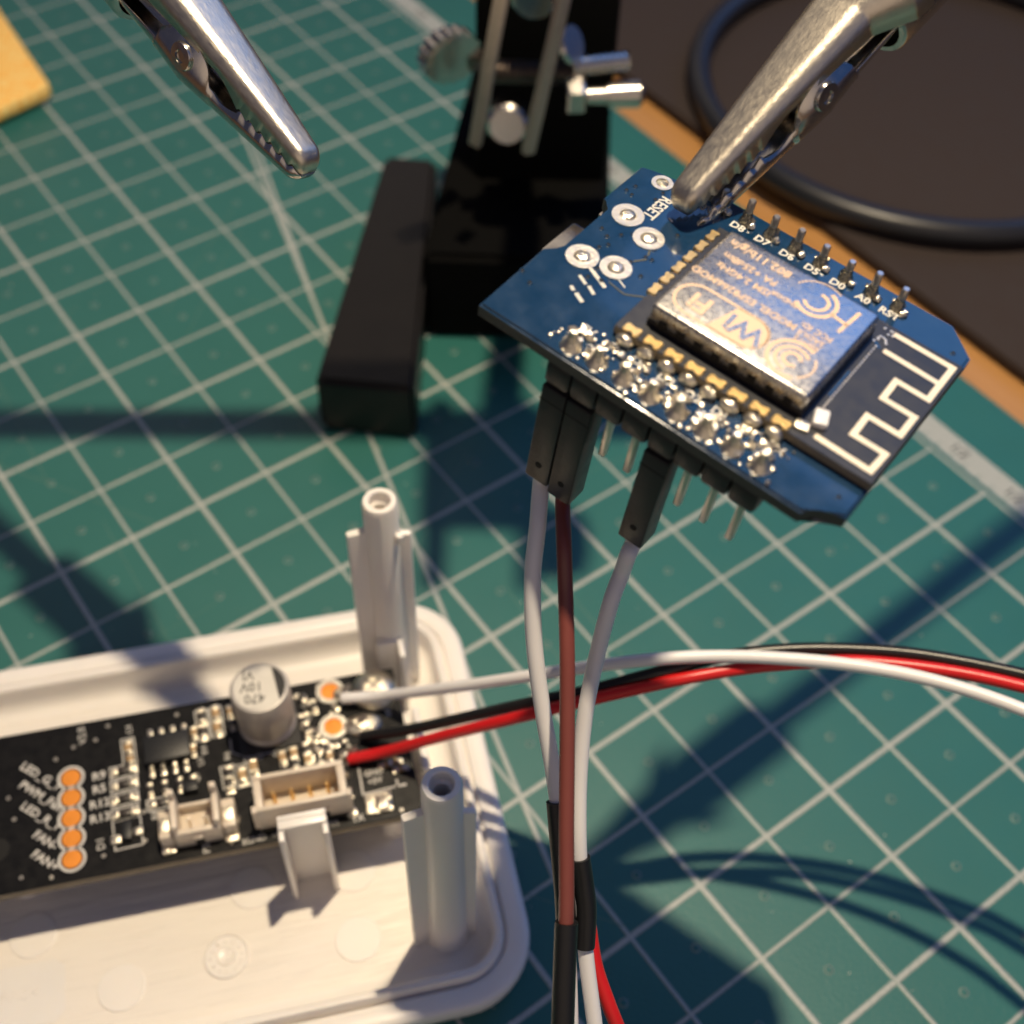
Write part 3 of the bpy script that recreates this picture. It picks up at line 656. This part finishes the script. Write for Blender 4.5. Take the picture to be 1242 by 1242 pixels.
for s, x in zip(('5V', 'G', 'D4', 'D3', 'D2', 'D1', 'RX', 'TX'), PX): bt(s, x, .37, .12, 0, bold=.002)
for (x, y, r) in ((.27, 1.75, .145), (.57, 1.63, .14), (.285, 1.04, .145), (.57, 1.13, .14)):
    p_ = ring('pad_ring', (x, y), .075, r, 0, M_ring, wb, h=.008)
    bm = bmesh.new(); blob(bm, (x, y, .0), .078, 2, .15, (1, 1, .35)); fin(bm, 'shield_pin', M_solder, p_)
p_ = ring('pad_ring', (.25, 2.33), .06, .10, 0, M_ring, wb, h=.008); lathe('hole', [(.062, 0), (.062, .002), (0, .002)], M_solder_dark, (.25, 2.33, 0), p_, n=18, cap=False)
bm = bmesh.new(); bm2 = bmesh.new()
for (x, y) in ((.10, 2.12), (.07, 2.02), (.14, 2.0), (.33, 2.22), (.33, 2.10), (.20, 1.45), (.29, 1.40), (.37, 1.50), (.44, 1.58), (.36, 1.32), (.32, 1.24), (.73, 1.85), (.68, 1.55), (.68, 1.42), (.62, 1.28), (.74, 1.43), (.46, 1.02), (.60, 1.0), (.64, 1.06), (.46, .88), (.57, .92), (.02, .55), (.15, .48), (.78, 1.2), (3.2, 2.3), (3.2, .3)):
    a_lathe(bm, [(.028, -.001), (.024, .007), (.016, .007)], (x, y, 0), 12, cap=False); a_lathe(bm2, [(.017, .004), (0, .004)], (x, y, 0), 10, cap=False)
vr = fin(bm, 'via', M_blue, wb); vr['kind'] = 'stuff'; vh = fin(bm2, 'via_hole', M_hole, vr); vh['kind'] = 'stuff'
for a, b_, w_ in (((.40, .98), (.58, .90), .035), ((.58, .90), (.64, .87), .035), ((.40, .84), (.50, .79), .03), ((.53, .79), (.62, .74), .03), ((.42, .69), (.47, .66), .03), ((.50, .65), (.60, .60), .035), ((.67, 1.03), (.76, .99), .014), ((.55, 1.98), (.60, 1.96), .02)):
    ribbon('silk_dash', [a, b_], w_, .0005, M_silk, wb)
ribbon('trace', [(.62, .95), (.80, .92), (.97, 1.03)], .016, .0002, M_edge, wb); ribbon('trace', [(.66, 1.52), (.70, 1.40), (.62, 1.28)], .02, .0002, M_edge, wb)
# usb shell and reset button below the left edge
box('usb_socket', (.15, 1.27, -.28), (.54, .50, .24), M_chrome, wb, .03); box('reset_button', (.06, 1.86, -.22), (.16, .22, .12), M_pin, wb, .02)
# module with shield and antenna
md = empty('radio_module', '', ''); del md['label'], md['category']; md.parent = wb
bm = bmesh.new(); a_prism(bm, [(.98, .49), (3.345, .49), (3.345, 2.11), (.98, 2.11)], .012, .092); bmesh.ops.bevel(bm, geom=list(bm.edges), offset=.006, segments=1, affect='EDGES')
mb_ = fin(bm, 'module_board', M_mod, md, smooth=False); mb_.data.materials.append(M_edge2)
for f in mb_.data.polygons:
    if abs(f.normal.z) < .4: f.material_index = 1
bm = bmesh.new(); x0, x1, y0, y1, zz = 1.16, 2.60, .69, 1.91, .31
a_box(bm, ((x0 + x1) / 2, (y0 + y1) / 2, (zz + .12) / 2), (x1 - x0, y1 - y0, zz - .12), .035, seg=4)
sh = fin(bm, 'shield', M_steel, md, angle=60)
bm = bmesh.new(); 
a_box(bm, ((x0 + x1) / 2, (y0 + y1) / 2, .128), (x1 - x0 + .012, y1 - y0 + .012, .07), .01)
fin(bm, 'shield_skirt', M_black, sh)  # dark surroundings mirrored in the steel wall, painted as a black strip
for k in range(8): box('shield_slot', (x0 + .14 + .166 * k, y0 - .003, .17), (.075, .02, .07), M_hole, sh, .003)
SZ2 = zz + .0012
def mt(s, x, y, size, **k): return text('engraved_text', s, (x, y, SZ2), size, R_(180), M_engrave, sh, **k)
# wifi badge: filled half with letters left out is printed as ring + filled pill
def pill(x0, x1, y0, y1, n=10):
    r = (y1 - y0) / 2; out = []
    for k in range(n + 1): a = R_(-90 + 180 * k / n); out.append((x1 - r + r * math.cos(a), (y0 + y1) / 2 + r * math.sin(a)))
    for k in range(n + 1): a = R_(90 + 180 * k / n); out.append((x0 + r + r * math.cos(a), (y0 + y1) / 2 + r * math.sin(a)))
    return out
ribbon('engraved_badge', pill(1.22, 2.06, .79, 1.15), .026, SZ2 - .003, M_engrave, sh, closed=True)
pp = [p for p in pill(1.22, 2.07, .785, 1.155) if p[0] > 1.72]; pp = [(1.60, .785)] + [p for p in pp] + [(1.70, 1.155)]
bm = bmesh.new(); a_prism(bm, pp, zz - .002, SZ2); fin(bm, 'engraved_badge', M_engrave, sh, smooth=False)
text('engraved_text', 'Wi', (1.86, .97, SZ2 + .002), .27, R_(180), M_steel, sh, bold=.007); text('engraved_text', 'Fi', (1.44, .97, SZ2), .27, R_(180), M_engrave, sh, bold=.008)
mt('MODEL ESP8266MOD', 1.66, 1.28, .105, sx=1.0, bold=.002); 
mt('ISM 2.4GHz', 1.55, 1.46, .105, bold=.002); mt('PA +25dBm', 1.53, 1.60, .105, bold=.002); mt('802.11b/g/n', 1.53, 1.77, .125, bold=.003); mt('VENDOR', 1.94, 1.50, .07, bold=.002)
mt('FCC ID:', 2.30, 1.36, .085, bold=.002); mt('2ADUI', 2.30, 1.27, .085, bold=.002); mt('ESP-12', 2.30, 1.19, .08, bold=.002)
def arc(c, r, a0, a1, w_, nm='engraved_logo', k=1.0):
    n = 22; ribbon(nm, [(c[0] + r * math.cos(R_(a0 + (a1 - a0) * i / n)), c[1] + k * r * math.sin(R_(a0 + (a1 - a0) * i / n))) for i in range(n + 1)], w_, SZ2 - .003, M_engrave, sh)
arc((2.13, 1.66), .17, -140, 70, .04); arc((2.13, 1.66), .10, -150, 95, .034); arc((2.13, 1.66), .235, 160, 60, .012)
ribbon('engraved_logo', [(2.29, 1.62), (2.44, 1.60), (2.46, 1.80)], .036, SZ2 - .003, M_engrave, sh); ribbon('engraved_logo', [(2.44, 1.61), (2.43, 1.48)], .034, SZ2 - .003, M_engrave, sh)
for r, a0, a1, w_ in ((.20, 60, 300, .04), (.135, 40, 270, .036), (.07, 20, 320, .04), (.19, -50, 40, .018)): arc((2.30, .96), r, a0, a1, w_)
# antenna
ribbon('antenna_trace', [(2.78, .61), (3.275, .60), (3.285, .83), (3.0, .83), (2.995, 1.08), (3.285, 1.08), (3.285, 1.33), (3.0, 1.33), (2.995, 1.575), (3.285, 1.575), (3.285, 2.035), (2.74, 2.035)], .052, .0915, M_trace, md)
ribbon('antenna_trace', [(2.76, 1.805), (3.26, 1.795)], .052, .0913, M_trace, md)
bm = bmesh.new()
for k in range(24): a_lathe(bm, [(.011, 0), (.009, .006), (0, .006)], (2.69, .88 + .04 * k, .0915), 8, cap=False)
for k in range(14): a_lathe(bm, [(.013, 0), (.011, .008), (0, .008)], (2.63 + random.uniform(0, .12), 1.84 + random.uniform(0, .24), .0915), 8, cap=False)
o = fin(bm, 'via_row', M_ring, md); o['kind'] = 'stuff'
led = box('led', (2.74, .76, .125), (.12, .17, .07), M_wire_w, md, .02, R_(20)); box('led_terminal', (2.66, .62, .105), (.12, .10, .03), M_solder, led, .01, R_(10))
ribbon('trace', [(2.66, 1.85), (2.72, 1.80)], .03, .091, M_blue, md); ribbon('trace', [(2.66, 1.05), (2.66, 1.40)], .02, .091, M_blue, md)
def bow(x, y, rot, sc=1.0):
    bm = bmesh.new()
    P = [(-.078, -.04), (-.05, -.055), (0, -.02), (.05, -.055), (.078, -.04), (.078, .04), (.05, .055), (0, .02), (-.05, .055), (-.078, .04)]
    c = math.cos(R_(rot)); s = math.sin(R_(rot)); a_prism(bm, [(x + sc * (p[0] * c - p[1] * s), y + sc * (p[0] * s + p[1] * c)) for p in P], .05, .104)
    bmesh.ops.bevel(bm, geom=list(bm.edges), offset=.008, segments=1, affect='EDGES'); fin(bm, 'castellation', M_gold, md)
for k in range(8): bow(1.12 + .2 * k, .545, 0)
for k in range(6): bow(.995, 1.06 + .18 * k, 90, .9)
for k in range(8):
    bm = bmesh.new(); blob(bm, (1.12 + .2 * k, .455, .035), .068, 2, .25, (1.25, .75, .9)); fin(bm, 'solder_fillet', M_solder, md)
# far header row: pins through shiny solder
for k, x in enumerate(PX):
    bm = bmesh.new(); a_lathe(bm, [(.07, 0), (.065, .02), (.045, .06), (.036, .11), (.03, .13)], (x, 2.44, 0), 16, cap=False)
    for q_ in range(3): blob(bm, (x + random.uniform(-.05, .05), 2.46 + random.uniform(-.03, .05), .03), random.uniform(.025, .04), 1, .5)
    jn = fin(bm, 'solder_joint', M_solder_dark, wb)
    h_ = .205 + random.uniform(-.02, .03)
    bm = bmesh.new(); a_lathe(bm, [(.035, .05), (.035, h_), (.026, h_ + .012), (0, h_ + .012)], (x, 2.44, 0), 12, cap=False); fin(bm, 'pin_tip', M_pin, jn)
    bm = bmesh.new(); blob(bm, (x + .075, 2.40, .02), .038, 2, .4, (1, 1.1, .8)); fin(bm, 'flux_blob', M_solder, jn)
    bm = bmesh.new(); a_box(bm, (x, 2.42, -.275), (.25, .25, .25), .03); a_box(bm, (x, 2.42, -.72), (.064, .064, .70), .015)
    hd = fin(bm, 'header_block', M_black, wb)
# near header row: messy joints, black blocks, pins pointing down
for k, x in enumerate(PX):
    bm = bmesh.new(); a_lathe(bm, [(.095, 0), (.085, .02), (.05, .07), (.036, .14), (.03, .17), (0, .172)], (x, .14, 0), 16, cap=False)
    for q_ in range(13): blob(bm, (x + random.uniform(-.11, .11), .22 + random.uniform(-.12, .17), .015), random.uniform(.015, .042), 1, .8, (1.2, 1, .8))
    fin(bm, 'solder_joint', M_solder, wb)
    box('header_block', (x, .137, -.275), (.25, .25, .25), M_black, wb, .04)
    if k in (2, 3, 5, 6, 7): box('header_pin', (x, .137, -.66), (.064, .064, .56), M_pin, wb, .012)
bm = bmesh.new()
for k in range(110): blob(bm, (random.uniform(.62, 2.75), random.uniform(.02, .45), .012), random.uniform(.008, .03), 1, .4, (1, 1, .6))
o = fin(bm, 'flux_bead', M_solder, wb); o['kind'] = 'stuff'

# ------------------------------------------------------------------ jumper wires
def wpt(p): return MB @ Vector(p)
def jumper(label, pin, hl, path, r, m, shrink, extra=None):
    x = PX[pin]; top = wpt((x, .137, -.44)); zdir = -(MB.to_3x3() @ Vector((0, 0, 1)))
    e = empty('jumper_wire', label, 'jumper wire', Matrix.Translation(top), 'jumper wires plugged into the blue board')
    R3 = MB.to_3x3()
    bm = bmesh.new(); a_box(bm, (0, 0, -hl / 2), (.245, .245, hl), .02); 
    a_box(bm, (0, .12, -hl + .28), (.12, .04, .5), .015)
    bmesh.ops.transform(bm, matrix=R3.to_4x4(), verts=bm.verts); h_ = fin(bm, 'connector_housing', M_black, e)
    bm = bmesh.new(); a_lathe(bm, [(.033, 0), (.033, .003), (0, .003)], (0, -.1225, -hl + .22), 14, (0, -1, 0), cap=False); a_box(bm, (0, -.123, -hl + .22), (.02, .004, .02)); bmesh.ops.transform(bm, matrix=R3.to_4x4(), verts=bm.verts); fin(bm, 'hole', M_hole, h_)
    bm = bmesh.new(); a_box(bm, (0, -.1235, -.16), (.246, .004, .012)); bmesh.ops.transform(bm, matrix=R3.to_4x4(), verts=bm.verts); sm_ = fin(bm, 'mould_seam', M_hole, h_, smooth=False); sm_['kind'] = 'stuff'
    start = R3 @ Vector((0, 0, -hl + .1)); s2 = R3 @ Vector((0, 0, -hl - .15))
    P = [start, s2] + [at(*p) - top for p in path]
    tube('insulation', spline(P, 10), r, m, e, 14)
    if shrink:
        a, b, rr = shrink; seg = spline([at(*p) - top for p in a], 10)
        tube('heat_shrink', seg, rr, M_shrink, e, 16)
    return e
W = 2
jumper('left white jumper wire in the leftmost black housing under the board', 0, 1.20,
       [(652, 640, 8.2), (646, 700, 7.9), (648, 780, 7.4), (658, 860, 6.9), (671, 935, 6.45), (679, 1000, 6.1), (685, 1090, 5.6), (690, 1180, 5.1), (693, 1290, 4.5)], .078, M_wire_w,
       ([(675, 972, 6.27), (679, 1020, 6.0), (685, 1090, 5.6), (688, 1150, 5.27)], None, .098))
jumper('brown jumper wire in the middle, ending in a black sleeve', 1, 1.25,
       [(684, 660, 8.2), (686, 720, 7.9), (688, 800, 7.55), (688, 900, 7.1), (687, 1000, 6.65), (687, 1100, 6.2), (684, 1180, 5.8), (682, 1300, 5.2)], .070, M_wire_b,
       ([(687, 1118, 6.1), (685, 1170, 5.85), (683, 1230, 5.55), (682, 1290, 5.25)], None, .105))
jumper('right white jumper wire with its own black housing and short sleeve', 4, 1.18,
       [(762, 672, 8.3), (754, 695, 8.1), (741, 730, 7.9), (724, 795, 7.4), (710, 865, 6.95), (703, 940, 6.5), (702, 1020, 6.05), (706, 1090, 5.6), (711, 1160, 5.2), (721, 1240, 4.75), (728, 1300, 4.4)], .076, M_wire_w,
       ([(703, 1040, 5.93), (708, 1075, 5.7), (711, 1105, 5.52), (709, 1148, 5.27)], None, .10))
P = [at(*p) for p in ((714, 1120, 4.9), (722, 1170, 4.65), (737, 1215, 4.4), (755, 1260, 4.1), (775, 1310, 3.8))]
o = tube('red_wire', spline(P, 8), .075, M_wire_r); tag(o, 'short red wire leaving the bottom of the frame beside the white jumper', 'wire')

# ------------------------------------------------------------------ three leads soldered to the case board
def lead(label, pts, m, cat='wire', dz=0):
    o = tube('lead_wire', spline([at(u, v, (z + (3.9 + dz + .0011 * (u - 640) - z) * max(0, min(1, (u - 470) / 330)))) for u, v, z in pts], 10), .078, m, None, 14)
    tag(o, label, cat, 'leads soldered to the black circuit board'); return o
lead('white lead arching from the black board to the right edge', [(415, 847, 1.42), (470, 843, 1.6), (560, 832, 2.0), (640, 820, 2.45), (720, 808, 2.85), (800, 799, 3.2), (870, 796, 3.45), (940, 798, 3.6), (1020, 805, 3.75), (1100, 818, 3.85), (1180, 839, 3.9), (1260, 869, 3.9), (1330, 905, 3.9), (1600, 1060, 3.9)], M_wire_w, dz=.19)
lead('black lead running under the white lead from the black board', [(440, 893, 1.36), (500, 884, 1.6), (560, 871, 1.9), (640, 853, 2.2), (720, 836, 2.45), (800, 815, 2.65), (880, 796, 2.85), (950, 788, 3.0), (1020, 787, 3.15), (1100, 792, 3.3), (1180, 805, 3.45), (1260, 823, 3.6), (1330, 845, 3.7), (1600, 960, 3.7)], M_wire_k)
lead('red lead running beside the black lead from the black board', [(424, 921, 1.36), (470, 911, 1.55), (540, 892, 1.85), (600, 877, 2.15), (680, 857, 2.5), (760, 838, 2.75), (830, 823, 2.95), (900, 811, 3.1), (960, 805, 3.2), (1030, 802, 3.3), (1100, 807, 3.4), (1180, 819, 3.45), (1260, 838, 3.5), (1330, 862, 3.5), (1600, 985, 3.5)], M_wire_r)
